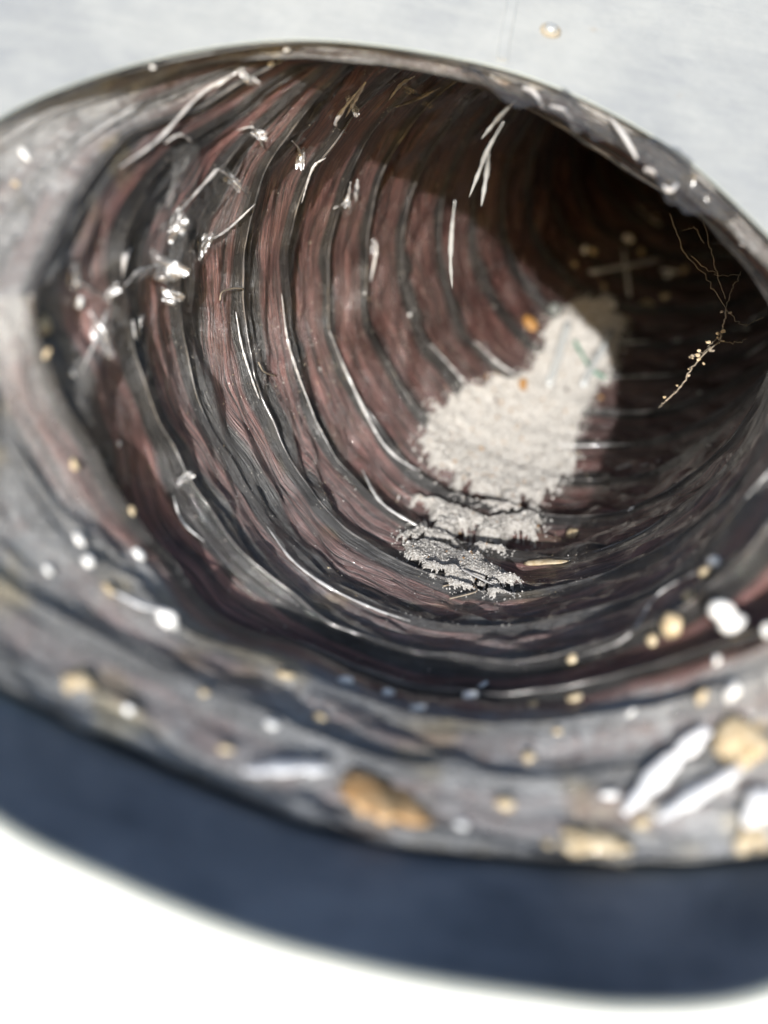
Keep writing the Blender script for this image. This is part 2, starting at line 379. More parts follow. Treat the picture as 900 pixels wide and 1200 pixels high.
# lapped seam and rivet
def strip_on_plate(pts, wdt, thick):
    P = smooth_line([on_plate(*p) for p in pts], 14); T = np.gradient(P, axis=0); T /= np.linalg.norm(T, axis=1)[:, None]; B = np.cross(T, RIM_N)
    sec = [(-.5, -.002), (-.5, thick), (-.42, thick * 1.25), (.42, thick * 1.25), (.5, thick), (.5, -.002)]
    V = np.array([P + B * (s_ * wdt) - RIM_N * h for s_, h in sec]).transpose(1, 0, 2).reshape(-1, 3)
    return W(V), gridfaces(14, 6, True) + [tuple(range(6)), tuple(13 * 6 + q for q in range(5, -1, -1))]
V, F = strip_on_plate([(604, -60), (600, 0), (592, 45), (588, 72)], .035, .009); mesh('lap_seam', V, F, M['plate'], boot.location, boot, smooth=False)
def lathe(prof, c, n, seg=24):
    n, u, v = frame(np.asarray(n, float)); V = []
    for r, h in prof:
        for q in range(seg):
            t = 2 * math.pi * q / seg; V.append(c + r * (math.cos(t) * u + math.sin(t) * v) - n * h)
    F = gridfaces(len(prof), seg, True) + [tuple((len(prof) - 1) * seg + q for q in range(seg))]
    return W(np.array(V)), F
rc = on_plate(645, 36)
V, F = lathe([(.036, -.002), (.036, .003), (.033, .006), (.022, .006)], rc, RIM_N); rv_o = mesh('rivet', V, F, M['washer'], boot.location, boot)
V, F = lathe([(.021, .004), (.0205, .011), (.017, .016), (.010, .0185), (.003, .0195)], rc, RIM_N)
h = mesh('rivet_head', V, F, M['rivet'], W(rc), None); h.parent = rv_o; h.location = np.array(W(rc)) - np.array(boot.location)

# ------------------------------------------------------------------ structure: the flexible duct
duct = empty('flexible_duct', W(rowsC[3])); tagit(duct, 'long ribbed flexible duct lined with dirty black and reddish film over wire hoops', 'flexible duct')
for k in range(-3, KMAX):
    P = plv[k]; kk = k + vs[:, None] + np.zeros(NTH)[None]
    uvv = np.stack([np.broadcast_to(TH / (2 * np.pi), kk.shape), kk + 3], -1).reshape(-1, 2)
    # u seam: duplicate the first column so the texture does not run back across the last face
    Pd = np.concatenate([P, P[:, :1]], 1); uvd = np.concatenate([uvv.reshape(NV, NTH, 2), uvv.reshape(NV, NTH, 2)[:, :1] + [1, 0]], 1)
    low = sst(.2, -.75, sn)[None]
    dust = np.maximum(.98 * sst(-.30, -.55, kk), .98 * sst(.02, -.25, kk) * (1 - low)) + .03 * sst(7, 1, kk) * sst(.4, 1., kk) + .55 * sst(1.6, .4, kk) * (1 - sst(.3, -.3, sn))[None] * sst(.9, .2, vs)[:, None] + .42 * sst(6, 1.2, kk) * sst(.95, 1.1, kk) * low
    dust = dust * sst(1.0, .5, sn)[None] + .5 * sst(.5, 1.0, sn)[None] * sst(-1.5, -2.6, kk) * 1.6
    dust = np.clip(dust + .25 * sst(-.3, -.6, kk) + (.03 + .06 * sst(4, 1, kk) + .08 * sst(0, -.3, kk)) * fbm(np.cos(TH)[None] * 4 + kk, np.sin(TH)[None] * 4 + kk * .7, 91, 3), 0, 1)
    blk = 0 * sst(-.55, -.35, kk) * sst(1.0, .7, kk) * sst(-.25, -.6, sn)[None]; dust = dust * (1 - .85 * blk)
    dd = np.concatenate([dust, dust[:, :1]], 1)
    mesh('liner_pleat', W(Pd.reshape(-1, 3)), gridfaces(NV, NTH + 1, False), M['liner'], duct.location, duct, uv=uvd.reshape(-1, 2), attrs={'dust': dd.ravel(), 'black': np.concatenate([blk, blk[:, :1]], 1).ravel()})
for k in range(0, KMAX):
    P = rowsP[k]; c = rowsC[k]; P = P + (c - P) * (-.003 + .007 * vn(TH * 2.5 + k * 3, TH * 0 + k, 9))[:, None]
    P = np.vstack([P, P[:2]])
    V, F = tube(W(P), (.0054 + .002 * vn(np.arange(len(P)) * .1, np.zeros(len(P)), k)) * U, 6, False)
    mesh('wire_hoop', V, F, M['wire'], duct.location, duct)
# end of the run: unseen cap added round the bend to keep light out
Vend = np.vstack([rowsP[KMAX], rowsC[KMAX][None]]); mesh('end_light_block', W(Vend), [(j, (j + 1) % NTH, NTH) for j in range(NTH)], M['liner'], duct.location, duct)

# folds of loose film added for glints, their colour pale to read as sunlit
folds = [
    [(255, 108), (290, 85)], [(283, 155), (300, 153), (311, 175)], [(140, 200), (187, 160), (240, 115), (293, 84)], [(100, 172), (130, 145), (170, 120)],
    [(196, 168), (212, 160), (228, 168)], [(215, 245), (250, 205), (262, 200), (292, 228)], [(300, 240), (270, 270), (240, 290)], [(148, 335), (170, 318), (215, 305)], [(85, 318), (100, 335), (125, 352)],
    [(128, 360), (118, 395), (100, 438)], [(155, 295), (148, 305), (146, 320)], [(157, 375), (160, 400)], [(205, 585), (220, 612), (240, 632)], [(315, 615), (345, 655), (385, 685), (440, 712), (480, 725)],
    [(280, 367), (287, 405), (298, 445), (307, 468)], [(333, 345), (340, 395), (352, 440), (375, 495)], [(409, 160), (395, 145), (430, 97)], [(430, 97), (405, 140)], [(345, 165), (352, 180), (356, 205)],
    [(458, 120), (475, 100), (488, 92)], [(462, 130), (490, 118), (520, 104)], [(384, 187), (368, 200), (355, 240)], [(392, 250), (410, 235), (412, 218)], [(419, 215), (418, 240)],
    [(390, 390), (410, 440), (440, 500), (465, 530), (490, 548)], [(440, 282), (443, 297), (438, 330)], [(500, 645), (600, 692)], [(425, 545), (450, 587), (500, 620)],
    [(510, 405), (540, 440), (560, 462)], [(560, 400), (590, 425), (612, 440)], [(640, 518), (700, 519), (740, 516)], [(715, 437), (760, 436), (785, 434)], [(720, 480), (755, 478), (775, 472)],
    [(715, 548), (735, 543)], [(748, 543), (757, 541)], [(765, 540), (773, 537)], [(733, 598), (740, 592)], [(720, 397), (760, 396)], [(785, 396), (797, 395)], [(875, 372), (882, 370)], [(868, 382), (876, 380)],
    [(870, 415), (885, 405), (897, 396)], [(812, 458), (820, 456)], [(747, 240), (773, 258), (813, 277), (867, 286)], [(670, 768), (730, 745), (770, 700), (830, 662)],
]
for fi, pl in enumerate(folds):
    pts = []
    for x, y in pl:
        p, n, _ = locate(x, y); pts.append(p + n * .012)
    L = smooth_line(pts, 4 + 7 * len(pl)); m = len(L)
    r = .0075 * np.sin(np.linspace(.25, math.pi - .25, m)) * (1 + .5 * vn(np.arange(m) * .9, np.zeros(m) + fi, fi)) * (L[:, 2].mean() / 2.6)
    V, F = tube(W(L), r * U, 6, True, flat=.6); mesh('film_fold', V, F, M['fold'], duct.location, duct)

# torn film hanging along the upper right of the mouth, and loose sheets at the left
def film_sheet(name, quads, off, amp, n=26, m=9, mat='film', parent=duct, label=None, seed=0):
    """quads: two picture polylines (upper, lower) with a distance each"""
    up = smooth_line(quads[0], n); lo = smooth_line(quads[1], n); V = []
    for i in range(m):
        q = i / (m - 1); P = up * (1 - q) + lo * q
        s_ = np.linspace(0, 5, n)
        d = amp * (fbm(s_ * 1.4 + seed, np.zeros(n) + q * 2, seed, 2) + .6 * (1 - np.abs(vn(s_ * 3.3, q * 2.5 + s_ * .7, seed + 4)) * 2))
        V.append(P + np.array([0, 0, -1.]) * d[:, None] + np.array([0, 1., 0]) * (d * .25)[:, None])
    V = np.array(V); b = V + np.array([0, .001, .003]); Vall = np.concatenate([V.reshape(-1, 3), b.reshape(-1, 3)])
    F = gridfaces(m, n, False); nb = m * n; F2 = [tuple(x + nb for x in f[::-1]) for f in F]
    o = mesh(name, W(Vall), F + F2, M[mat], duct.location, parent)
    if label: o['label'] = label
    return o
def pz(x, y, z): return np.array([(x - 450) / 900 * z, (600 - y) / 900 * z, z])
def rim_in(x, y, d): return on_plate(x, y) + AX * d
film_sheet('torn_film', ([rim_in(535, 66, .03), rim_in(600, 84, .03), rim_in(690, 121, .03), rim_in(790, 179, .03), rim_in(872, 250, .03)],
                        [rim_in(555, 92, .04), rim_in(620, 124, .04), rim_in(690, 160, .04), rim_in(745, 186, .04), rim_in(795, 232, .04), rim_in(864, 258, .04)]), 0, .035, 60, 10, label='crumpled torn film edge hanging under the metal rim', seed=2)
def wall_sheet(pts_up, pts_lo, lift, amp, seed):
    f = lambda L: [locate(x, y)[0] + locate(x, y)[1] * lift for x, y in L]
    film_sheet('clinging_film', (f(pts_up), f(pts_lo)), 0, amp * 1.8, 34, 14, mat='wallfilm', seed=seed)
wall_sheet([(150, 330), (175, 250), (200, 180)], [(215, 320), (222, 250), (235, 185)], .035, .02, 11)
wall_sheet([(215, 240), (240, 215), (262, 198)], [(235, 300), (265, 265), (295, 228)], .04, .02, 12)
wall_sheet([(95, 440), (108, 400), (125, 355)], [(105, 445), (125, 410), (140, 372)], .03, .015, 13)
wall_sheet([(395, 250), (405, 232), (412, 216)], [(410, 255), (418, 240), (421, 225)], .03, .015, 14)
wall_sheet([(455, 125), (470, 105), (485, 92)], [(475, 128), (490, 112), (500, 100)], .03, .015, 15)

# film facets added as glints, each tilted to throw the sun at the camera
for i, (x, y, a_, b_, sp_) in enumerate([(180, 312, .085, .04, .5), (115, 395, .02, .075, -.5), (205, 262, .03, .05, .9), (408, 236, .018, .03, .2), (302, 160, .03, .014, .3), (474, 106, .04, .012, .6), (412, 118, .012, .05, -.5), (86, 322, .022, .03, .2),
        (160, 385, .014, .04, .2), (270, 215, .04, .02, .6), (350, 185, .014, .04, .1), (196, 345, .05, .02, .4), (238, 290, .02, .05, .5), (440, 292, .008, .03, 0), (220, 565, .03, .012, -.6), (500, 125, .03, .01, .5), (130, 345, .03, .014, -.7), (285, 90, .05, .014, .7)]):
    p, n, _ = locate(x, y); p = p + n * .016; hv = -SUN_D - p / np.linalg.norm(p); hv /= np.linalg.norm(hv)
    ax_ = np.cross([0, 1., 0], hv); ax_ /= np.linalg.norm(ax_); ay_ = np.cross(hv, ax_); ca, sa = math.cos(sp_), math.sin(sp_); e1 = ca * ax_ + sa * ay_; e2 = -sa * ax_ + ca * ay_
    N_ = 12; g = np.linspace(-1, 1, N_); X, Y = np.meshgrid(g, g); rr_ = 1 + .35 * vn(np.arctan2(Y, X) * 1.6 + i * 3, X * 0, i)
    Z = .16 * min(a_, b_) * (fbm(X * 1.5 + i * 5, Y * 1.5, i, 2) - .25 * (X * X + Y * Y))
    V = p + (X * a_ * rr_)[..., None] * e1 + (Y * b_ * rr_)[..., None] * e2 + Z[..., None] * hv
    V = np.concatenate([V.reshape(-1, 3), (V - hv * .003).reshape(-1, 3)]); F = gridfaces(N_, N_, False); F += [tuple(q + N_ * N_ for q in f[::-1]) for f in F]
    mesh('glint_facet', W(V), F, M['facet'], duct.location, duct)
# thin strands hanging from the upper wall
for fi, pl in enumerate([[(614, 100), (628, 108), (638, 124)], [(645, 122), (662, 128), (672, 138)], [(716, 134), (735, 160), (749, 184)], [(757, 196), (766, 199), (772, 204)], [(780, 216), (787, 222), (795, 214)]]):
    L = smooth_line([rim_in(x, y, .02) for x, y in pl], 20); V, F = tube(W(L), (.013 * np.sin(np.linspace(.4, math.pi - .4, 20)) + .004) * U, 8, True, flat=.5); mesh('film_fold', V, F, M['fold'], duct.location, duct)
strand_defs = [([(605, 117), (583, 140), (564, 163)], 'longest straight silvery film strand slanting below the upper rim'),
               ([(590, 143), (572, 175), (562, 200), (550, 231)], 'twisted grey film strand hanging below the straight silvery strand'),
               ([(573, 180), (570, 205), (564, 242)], 'bright white film strand hanging beside the twisted grey strand'),
               ([(533, 235), (529, 275), (528, 310), (530, 338)], 'long dull film strand hanging lowest against the dark ribs')]
for pl, lab in strand_defs:
    p, n, _ = locate(*pl[0]); z0 = p[2] - .1
    zz = [2.55 + .1 * q for q in range(len(pl))]; pts = [pz(x, y, z) for (x, y), z in zip(pl, zz)]
    L = smooth_line(pts, 22); r = .008 * np.sin(np.linspace(.35, math.pi - .3, 22)) * (1 + .4 * vn(np.arange(22) * .8, np.zeros(22), 5))
    V, F = tube(W(L), r * U, 8, True, flat=.35); tagit(mesh('film_strand', V, F, M['strip']), lab, 'film strand', 'silvery film strands')

# ------------------------------------------------------------------ white powder along the bottom
def inpoly(x, y, poly):
    poly = np.array(poly, float); r = np.zeros(x.shape, bool); j = len(poly) - 1
    for i in range(len(poly)):
        xi, yi = poly[i]; xj, yj = poly[j]
        c = ((yi > y) != (yj > y)) & (x < (xj - xi) * (y - yi) / (yj - yi + 1e-9) + xi); r ^= c; j = i
    return r
polys = [[(492, 530), (505, 480), (530, 465), (555, 450), (600, 440), (625, 430), (640, 390), (670, 350), (700, 345), (738, 375), (735, 400), (712, 440), (690, 480), (672, 525), (670, 560), (640, 575), (600, 596), (540, 580), (510, 555)],
         [(500, 640), (560, 660), (625, 692), (560, 696), (520, 680), (490, 662), (470, 640)],
         [(462, 628), (500, 618), (560, 632), (628, 640), (622, 646), (560, 642), (500, 636), (470, 640)],
         [(478, 580), (520, 600), (560, 612), (628, 606), (634, 640), (560, 634), (520, 622), (490, 606)],
         [(490, 528), (510, 555), (540, 580), (600, 598), (635, 596), (640, 572), (672, 560), (668, 525), (640, 515), (600, 520), (560, 500), (530, 490), (505, 505)],
         [(505, 480), (540, 470), (570, 480), (600, 515), (670, 520), (680, 490), (650, 470), (600, 470), (580, 460), (560, 455), (560, 478), (525, 500)],
         [(555, 450), (600, 470), (660, 495), (690, 475), (712, 430), (705, 425), (650, 440), (620, 440), (580, 440)],
         [(600, 440), (650, 450), (710, 440), (735, 400), (735, 375), (700, 345), (670, 355), (640, 400), (625, 430)]]
fine = 4
def powder():
    V = []; F = []; grains = []
    for k in range(1, 14):
        P = plv[k]; px = PX(P)
        # refine this pleat over the lower half
        js = [j for j in range(NTH) if 180 < math.degrees(TH[j]) < 330]
        j0, j1 = js[0], js[-1]
        sub = P[:, j0:j1 + 1]; n0, n1 = sub.shape[:2]; m0, m1 = (n0 - 1) * fine + 1, (n1 - 1) * fine + 1
        a = np.linspace(0, n0 - 1, m0); b = np.linspace(0, n1 - 1, m1); ia = np.minimum(a.astype(int), n0 - 2); ib = np.minimum(b.astype(int), n1 - 2); fa = (a - ia)[:, None, None]; fb = (b - ib)[None, :, None]
        G = (sub[ia][:, ib] * (1 - fa) + sub[ia + 1][:, ib] * fa) * (1 - fb) + (sub[ia][:, ib + 1] * (1 - fa) + sub[ia + 1][:, ib + 1] * fa) * fb
        g = PX(G); nx = 9 * fbm(g[..., 0] / 14, g[..., 1] / 14, 21, 4); ny = 7 * fbm(g[..., 0] / 14 + 9, g[..., 1] / 14, 24, 4)
        ins = np.zeros(g.shape[:2], bool)
        for pl in polys: ins |= inpoly(g[..., 0] + nx, g[..., 1] + ny, pl)
        hole = fbm(g[..., 0] / 17 + 3, g[..., 1] / 8, 31, 3); ins &= hole < (1.35 if k < 5 else 1.15)
        vv_ = (a / (n0 - 1))[:, None] + .024 * fbm(g[..., 0] / 25, g[..., 1] / 25, 61, 4) * 1.6; ins &= (vv_ > .045) if k < 7 else (vv_ > .03)
        if not ins.any(): continue
        # height: distance-like blur of the mask
        hgt = ins.astype(float)
        for _ in range(5): hgt = (hgt + np.roll(hgt, 1, 0) + np.roll(hgt, -1, 0) + np.roll(hgt, 1, 1) + np.roll(hgt, -1, 1)) / 5
        c = rowsC[k] * .5 + rowsC[k + 1] * .5; d = c - G; d /= np.linalg.norm(d, axis=-1)[..., None]
        lump = np.clip(.55 + .35 * fbm(g[..., 0] / 9, g[..., 1] / 9, 51, 3) + .35 * vn(g[..., 0] / 2.2, g[..., 1] / 2.2, 57), .3, 2)
        lump = lump if k > 4 else .8 + .25 * (lump - .6)
        H = (.034 if k < 5 else .020) * np.clip(hgt * 1.6 - .6, -.2, 1) * lump + .010 * hgt - .004
        ch = (rowsP[k][js][None] * (1 - vs[:, None, None]) + rowsP[k + 1][js][None] * vs[:, None, None])
        bul = np.linalg.norm(sub - ch, axis=-1); bul = (bul[ia][:, ib] * (1 - fa[..., 0]) + bul[ia + 1][:, ib] * fa[..., 0])
        hw = hgt.copy()
        for _ in range(9): hw = (hw * 2 + np.roll(hw, 1, 0) + np.roll(hw, -1, 0) + np.roll(hw, 2, 1) + np.roll(hw, -2, 1) + np.roll(hw, 1, 1) + np.roll(hw, -1, 1)) / 8
        hm = np.clip(hw * 1.7 - .7, 0, 1) ** 1.0; H = np.where(k < 6, .95, .4) * bul * hm + .016 * hm * lump + .008 * hgt - .003
        if k < 5: H = H + .010 * hm
        Q = G + d * H[..., None]
        idx = -np.ones(ins.shape, int); quad = ins[:-1, :-1] & ins[1:, :-1] & ins[:-1, 1:] & ins[1:, 1:]
        use = np.zeros_like(ins); use[:-1, :-1] |= quad; use[1:, :-1] |= quad; use[:-1, 1:] |= quad; use[1:, 1:] |= quad
        base = len(V); idx[use] = base + np.arange(use.sum()); V += Q[use].tolist()
        for i, j in np.argwhere(quad): F.append((idx[i, j], idx[i + 1, j], idx[i + 1, j + 1], idx[i, j + 1]))
        e = np.argwhere(ins); 
        for i, j in e[rng.choice(len(e), min(len(e), int(len(e) * (.10 if k < 5 else .16))), replace=False)]: grains.append(Q[i, j])
        # stray grains round the drift
        near = hgt.copy()
        for _ in range(14): near = (near + np.roll(near, 2, 0) + np.roll(near, -2, 0) + np.roll(near, 3, 1) + np.roll(near, -3, 1)) / 5
        e = np.argwhere((near > .03) & ~ins); 
        if len(e):
            for i, j in e[rng.choice(len(e), min(len(e), int(len(e) * .03)), replace=False)]: grains.append(G[i, j] + d[i, j] * .003)
    return np.array(V), F, np.array(grains)
V, F, grains = powder()
tagit(mesh('powder', W(V), F, M['powder']), 'drift of white powder lying along the bottom of the duct', 'powder', kind='stuff')
ICO = None
def ico():
    bm = bmesh.new(); bmesh.ops.create_icosphere(bm, subdivisions=1, radius=1); v = np.array([x.co[:] for x in bm.verts]); f = [tuple(q.index for q in p.verts) for p in bm.faces]; bm.free(); return v, f
OCT = (np.array([[1, 0, 0], [-1, 0, 0], [0, 1, 0], [0, -1, 0], [0, 0, 1], [0, 0, -1.]]), [(0, 2, 4), (2, 1, 4), (1, 3, 4), (3, 0, 4), (2, 0, 5), (1, 2, 5), (3, 1, 5), (0, 3, 5)])
def scatter(name, pts, rad, mat, label, cat):
    v0, f0 = OCT; V = []; F = []
    for p in pts:
        r = rad * random.uniform(.4, 1.0) * (1.8 if random.random() < .08 else 1) * float(np.clip((p[2] - 1.9) / 1.9, .42, 1)); R = np.array(Euler([random.uniform(0, 6) for _ in range(3)]).to_matrix())
        b = len(V); V += ((v0 * np.array([random.uniform(.6, 1.3), random.uniform(.6, 1.2), random.uniform(.5, 1)]) * r) @ R.T + p).tolist(); F += [tuple(i + b for i in f) for f in f0]
    return tagit(mesh(name, W(np.array(V)), F, M[mat], smooth=False), label, cat, kind='stuff')
scatter('powder_grains', grains, .0088, 'grain', 'loose white grains on and around the powder drift', 'grains')
fl = [g_ + rng.normal(0, .004, 3) for g_ in grains[rng.choice(len(grains), 420, replace=False)]]
scatter('powder_flecks', fl, .0095, 'amber', 'tiny brown flecks mixed into the white powder', 'flecks')
# fine specks of dust over the lower wall
sp = []; tans = []
for k in range(0, 10):
    nn = int(620 * (1 if k < 6 else .4))
    for _ in range(nn):
        a = rng.uniform(math.pi * .95, math.pi * 1.85); l = int(a / (2 * math.pi) * NTH) % NTH; j = rng.integers(0, NV)
        if fbm(np.array([a * 5.0 + k]), np.array([j / NV * 2 + k * 1.0]), 71, 2)[0] < -.1: continue
        p = plv[k][j, l]; c = rowsC[k]; d = (c - p) / np.linalg.norm(c - p); (sp if rng.random() < .75 else tans).append(p + d * .003 + rng.normal(0, .008, 3) * .5)
scatter('dust_specks', sp, .0042, 'grain', 'fine pale specks of dust sprinkled over the lower liner', 'dust')
scatter('dirt_specks', tans, .0046, 'tan', 'fine tan specks of dirt sprinkled over the lower liner', 'dirt')

# ------------------------------------------------------------------ separate bits of debris
def lump_mesh(size, seed, sub=2, rough=.28):
    bm = bmesh.new(); bmesh.ops.create_icosphere(bm, subdivisions=sub, radius=1); v = np.array([x.co[:] for x in bm.verts]); f = [tuple(q.index for q in p.verts) for p in bm.faces]; bm.free()
    d = 1 + rough * (vn(v[:, 0] * 1.7 + seed, v[:, 1] * 1.7 + v[:, 2] * 1.3, seed) + .5 * vn(v[:, 0] * 4, v[:, 1] * 4 + v[:, 2] * 3.1, seed + 2))
    return v * d[:, None] * np.array(size), f
def place(v, p, n, spin=0.0, sink=.4):
    """stand local verts (z up) on the wall at p with normal n (viewer frame)"""
    n = n / np.linalg.norm(n); a = np.cross(n, [0, 0, 1.]); a = a / np.linalg.norm(a); b = np.cross(n, a)
    ca, sa = math.cos(spin), math.sin(spin); x = ca * a + sa * b; y = np.cross(n, x); h = -v[:, 2].min()
    return p + v[:, :1] * x + v[:, 1:2] * y + (v[:, 2:] + h * (1 - sink)) * n
LAND = {'rusty flake': (450, 935), 'white shard beside the rusty flake': (335, 907), 'pair of long bright shards': (795, 905), 'white knobbly pellet': (855, 728), 'foot of the powder drift': (560, 692), 'near end of the dark fold': (300, 735),
        'dull white shard': (168, 712), 'torn film under the rim': (740, 170), 'curled hair': (270, 345), 'top of the metal rim': (320, 50), 'silvery strands': (560, 200), 'tan flake at lower left': (100, 790), 'upper left end of the rim': (10, 150)}
LANDF = {'cloudy bead': (652, 364), 'crossed sticks': (735, 314), 'green wire': (692, 420), 'foot of the powder drift': (560, 692), 'left edge of the powder drift': (505, 500)}
TAKEN = {}
def where(what, x, y, land):
    out = []
    for nm, (lx, ly) in sorted(land.items(), key=lambda q: (q[1][0] - x) ** 2 + (q[1][1] - y) ** 2):
        dx, dy = x - lx, y - ly
        d = ('left of' if dx < 0 else 'right of') if abs(dx) > abs(dy) * 1.6 else ('above' if dy < 0 else 'below') if abs(dy) > abs(dx) * 1.6 else ('above and ' if dy < 0 else 'below and ') + ('left of' if dx < 0 else 'right of')
        lab = f'{what} {d} the {nm}'
        if lab not in TAKEN: TAKEN[lab] = 1; return lab
        out.append(lab)
    for lab in out:
        for w_ in ('second ', 'third ', 'fourth '):
            if w_ + lab not in TAKEN: TAKEN[w_ + lab] = 1; return w_ + lab
    return out[0]
def lump(name, x, y, size, mat, label, cat, group=None, seed=0, spin=0., parent=None, rough=.28, smooth=True):
    p, n, _ = locate(x, y); v, f = lump_mesh(size, seed, 3 if max(size) > .04 else 2, rough); V = place(v, p, n, spin)
    return tagit(mesh(name, W(V), f, M[mat], smooth=smooth), label, cat, group)
lump('rust_flake', 440, 928, (.10, .065, .012), 'rust', 'large orange rusty flake on the near lip of the liner', 'rust flake', seed=3, spin=.3, rough=.55)
lump('tan_flake', 100, 790, (.04, .03, .008), 'tan', 'tan flake on the near lower left of the liner', 'flake', seed=5, spin=1.0, rough=1.1)
lump('tan_flake', 870, 860, (.06, .04, .008), 'tan', 'broad tan flake behind the two bright shards', 'flake', seed=8, spin=.3, rough=1.1)
lump('tan_flake', 690, 985, (.06, .025, .008), 'tan', 'long tan flake on the liner lip below the bright shards', 'flake', seed=11, spin=.1, rough=1.1)
lump('tan_flake', 880, 975, (.045, .03, .01), 'tan', 'small tan flake at the right end of the liner lip', 'flake', seed=14, spin=.1, rough=1.1)
# pellet cluster on the right: two white blobs and an orange tip, one crusted lump
p0, n0, _ = locate(852, 735)
pel = empty('crusted_pellet', W(p0)); tagit(pel, 'white knobbly pellet with an orange tip on the right wall', 'pellet')
for nm, (x, y), s_, m_ in (('white_lobe', (846, 716), .034, 'white'), ('white_lobe', (858, 730), .036, 'white'), ('orange_tip', (868, 742), .030, 'rust')):
    v, f = lump_mesh((s_, s_ * .85, s_ * .8), len(nm) + x, 2, .15); c = pz(x, y, p0[2] - .05); mesh(nm, W(v + c), f, M[m_], pel.location, pel)
for i, (x, y, s_, m_, lab) in enumerate([(825, 667, .021, 'tan', 'round tan bead on the pinkish band of the right wall'), (803, 698, .020, 'tan', 'round tan bead just below the bead on the pinkish band'),
        (666, 770, .017, 'tan', 'brown bead lying in the dark fold'), (787, 733, .035, 'tan', 'yellowish crumb left of the white pellet'), (760, 745, .02, 'tan', 'small yellowish crumb beside the larger one'),
        (622, 655, .0, 'tan', ''), (670, 622, .03, 'tan', 'pale tan crumb at the right edge of the powder drift'), (838, 655, .022, 'white', 'white splinter on the pinkish band'), (778, 470, .012, 'tan', 'small crumb at the foot of the dusty web')]):
    if s_: lump('crumb', x, y, (s_, s_ * .9, s_ * .7), m_, lab, 'crumb', 'separate crumbs on the liner', seed=i * 2.3)
lump('brown_clump', 640, 655, (.10, .02, .008), 'tan', 'tan smear of dirt at the near end of the powder drift', 'dirt clump', seed=21, spin=.6)
for i, (x, y, s_) in enumerate([(625, 383, .06), (617, 450, .045), (688, 365, .05), (556, 528, .03), (563, 520, .02), (620, 455, .02), (742, 280, .05), (755, 292, .035), (700, 300, .045), (690, 295, .03), (760, 352, .05), (775, 345, .035), (720, 352, .035), (735, 370, .03), (705, 330, .03), (782, 318, .04), (795, 318, .035), (677, 312, .03), (715, 405, .02), (706, 460, .02), (590, 500, .016), (600, 480, .016), (650, 470, .015)]):
    amber = i in (0, 1, 3, 4, 5, 18, 19, 20, 21, 22)
    lump('debris_chip', x, y, (s_, s_ * .7, s_ * .5), 'amber' if amber else ('tan' if i % 3 else 'white'), where('amber chip' if amber else ('pale tan chip' if i % 3 else 'white chip'), x, y, LANDF), 'chip', 'amber chips in the powder' if amber else 'chips of rubbish at the far end', seed=i * 1.7 + 40, spin=i, smooth=False)
# sticks
def bar(name, a, b, wd, mat, label, cat, lift=.05, group=None, flat=.5):
    (pa, na, _), (pb, nb_, _) = locate(*a), locate(*b); z = min(pa[2], pb[2])
    pts = [pz(a[0], a[1], pa[2] - lift), pz(b[0], b[1], pb[2] - lift)]; L = smooth_line(pts, 12); L = L + rng.normal(0, .002, L.shape)
    V, F = tube(W(L), wd * U, 8, True, flat=flat); return tagit(mesh(name, V, F, M[mat], smooth=True), label, cat, group)
bar('plastic_stick', (693, 319), (772, 304), .030, 'stick', 'wider grey stick lying level in the rubbish, crossed by another', 'stick', .08)
bar('plastic_stick', (731, 292), (738, 346), .016, 'stick', 'thin upright grey stick crossing behind the wider one', 'stick', .04)
bar('plastic_stick', (775, 316), (793, 319), .022, 'white', 'short pale stub at the right end of the crossed sticks', 'stick', .06)
bar('clear_strip', (666, 378), (643, 452), .026, 'strip', 'cloudy clear strip lying along the powder drift by the bead', 'plastic strip', .06)
bar('clear_strip', (717, 388), (682, 452), .024, 'strip', 'cloudy clear strip at the right edge of the powder drift', 'plastic strip', .05)
p_ = [locate(x, y)[0] + locate(x, y)[1] * .03 for x, y in [(677, 404), (685, 418), (697, 430), (708, 438)]]
V, F = tube(W(smooth_line(p_, 20)), .011 * U, 8); tagit(mesh('green_wire', V, F, M['green']), 'short bent green plastic wire lying on the powder', 'wire')
lump('cloudy_bead', 652, 364, (.055, .05, .06), 'bead', 'cloudy dark glassy bead at the head of the powder', 'bead', seed=50, rough=.08)
# bright shards on the near lip
def shard(pts, wd, label, lift=.03):
    L = []
    for x, y in pts:
        p, n, _ = locate(x, y); L.append(p + n * lift)
    L = smooth_line(L, 14); r = wd * np.sin(np.linspace(.5, math.pi - .4, 14)) ** .5 * (1 + .5 * vn(np.arange(14) * .9, np.zeros(14), 3))
    V, F = tube(W(L), r * U, 10, True, flat=.3); tagit(mesh('plastic_shard', V, F, M['shard']), label, 'shard', 'bright shards on the near lip')
shard([(285, 910), (335, 906), (385, 907)], .022, 'bright white shard lying beside the rusty flake')
shard([(725, 952), (775, 905), (828, 858)], .022, 'longer bright shard slanting up towards the broad tan flake')
shard([(765, 958), (815, 930), (866, 906)], .020, 'bright shard lying in front of the longer slanting one')
shard([(872, 962), (890, 950), (915, 938)], .03, 'bright shard cut off by the right edge')
shard([(130, 700), (165, 712), (205, 722)], .014, 'dull white shard beside the dark fold at lower left')
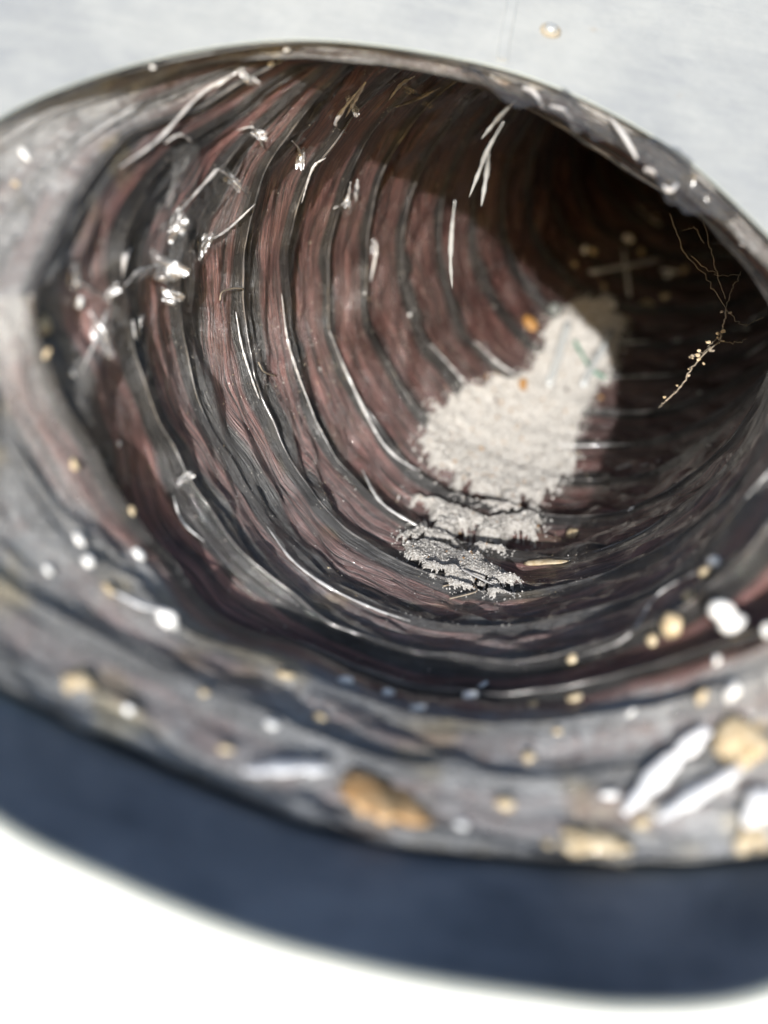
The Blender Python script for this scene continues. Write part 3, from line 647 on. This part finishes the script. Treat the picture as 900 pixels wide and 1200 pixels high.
# glossy crumbs near the mouth, out of focus
cr = [(92, 630, .030, 1), (105, 655, .034, 1), (165, 645, .032, 1), (130, 688, .026, 0), (198, 725, .032, 1), (60, 668, .018, 1), (320, 847, .024, 1), (375, 838, .024, 0), (400, 793, .026, 1), (452, 808, .018, 1), (490, 825, .018, 1),
      (553, 811, .030, 1), (625, 820, .018, 0), (672, 812, .018, 0), (736, 835, .016, 1), (655, 853, .016, 0), (622, 884, .022, 0), (152, 828, .020, 1), (240, 810, .022, 0), (330, 790, .026, 0), (265, 875, .020, 0), (540, 963, .024, 1), (593, 938, .026, 0),
      (715, 930, .026, 1), (816, 815, .018, 0), (858, 805, .016, 1), (835, 775, .020, 1), (895, 735, .022, 1), (52, 380, .024, 0), (60, 410, .02, 0), (93, 357, .016, 1), (36, 180, .018, 1), (87, 438, .016, 1), (90, 540, .016, 0), (145, 518, .014, 1),
      (745, 960, .025, 0), (640, 985, .022, 0), (560, 800, .02, 1), (22, 210, .014, 0), (160, 600, .018, 0), (185, 76, .010, 1), (320, 80, .014, 1), (338, 63, .012, 1), (575, 95, .010, 1), (770, 248, .02, 1), (433, 345, .012, 1), (485, 372, .012, 1)]
for i, (x, y, s_, wh) in enumerate(cr):
    s_ *= .62 + .5 * random.random() ** 2
    lump('crumb', x, y, (s_ * random.uniform(.8, 1.4), s_ * random.uniform(.5, .9), s_ * .5), 'white' if wh else 'tan', where('small pale crumb' if wh else 'small tan crumb', x, y, LAND), 'crumb', 'pale glossy crumbs' if wh else 'tan crumbs', seed=i * 3.1, rough=.45)
# dusty web across the right wall
web = None
def wp(x, y, lift=.12):
    return pz(x, y, 2.9 + .002 * (x - 800))
wb = wp(845, 400); web = empty('dusty_web', W(wb)); tagit(web, 'dusty cobweb with caught crumbs strung across the right wall', 'cobweb')
strands = [[(785, 250), (800, 290), (830, 330), (851, 362)], [(820, 240), (835, 300), (850, 350)], [(868, 318), (858, 340), (850, 362)], [(851, 362), (846, 392), (843, 400)], [(843, 400), (815, 425), (800, 450), (780, 470)],
           [(843, 400), (862, 402), (875, 397)], [(843, 392), (825, 412), (808, 420)], [(800, 270), (815, 268), (825, 285)], [(780, 470), (772, 478)], [(850, 362), (870, 380), (895, 372)], [(810, 300), (840, 322), (868, 322)]]
for i, st in enumerate(strands):
    L = smooth_line([wp(*q) for q in st], 26); L += rng.normal(0, .004, L.shape) * (np.sin(np.linspace(0, math.pi, 26))[:, None])
    V, F = tube(W(L), (.0013 + .0022 * (i in (3, 4))) * U, 5); mesh('web_thread', V, F, M['web'], web.location, web)
    if i in (3, 4, 6):
        for q in range(9):
            c = L[rng.integers(2, 24)] + rng.normal(0, .012, 3); v, f = lump_mesh(np.array([1, .7, .5]) * rng.uniform(.004, .011), q * 1.3 + i, 1, .4); mesh('caught_crumb', W(v + c), f, M['tan'] if q % 3 else M['web'], web.location, web, smooth=False)
# stray hairs on the liner
for i, (pl, lab) in enumerate([([(258, 355), (262, 343), (275, 338), (286, 340)], 'curled pale hair on the left wall by a wire'), ([(305, 425), (312, 435), (325, 440)], 'short pale hair on the ribs at middle left'), ([(520, 685), (545, 678), (556, 690), (530, 700)], 'looped pale hair below the powder drift')]):
    L = smooth_line([locate(x, y)[0] + locate(x, y)[1] * .015 for x, y in pl], 24); V, F = tube(W(L), .0035 * U, 5); tagit(mesh('hair', V, F, M['web']), lab, 'hair')
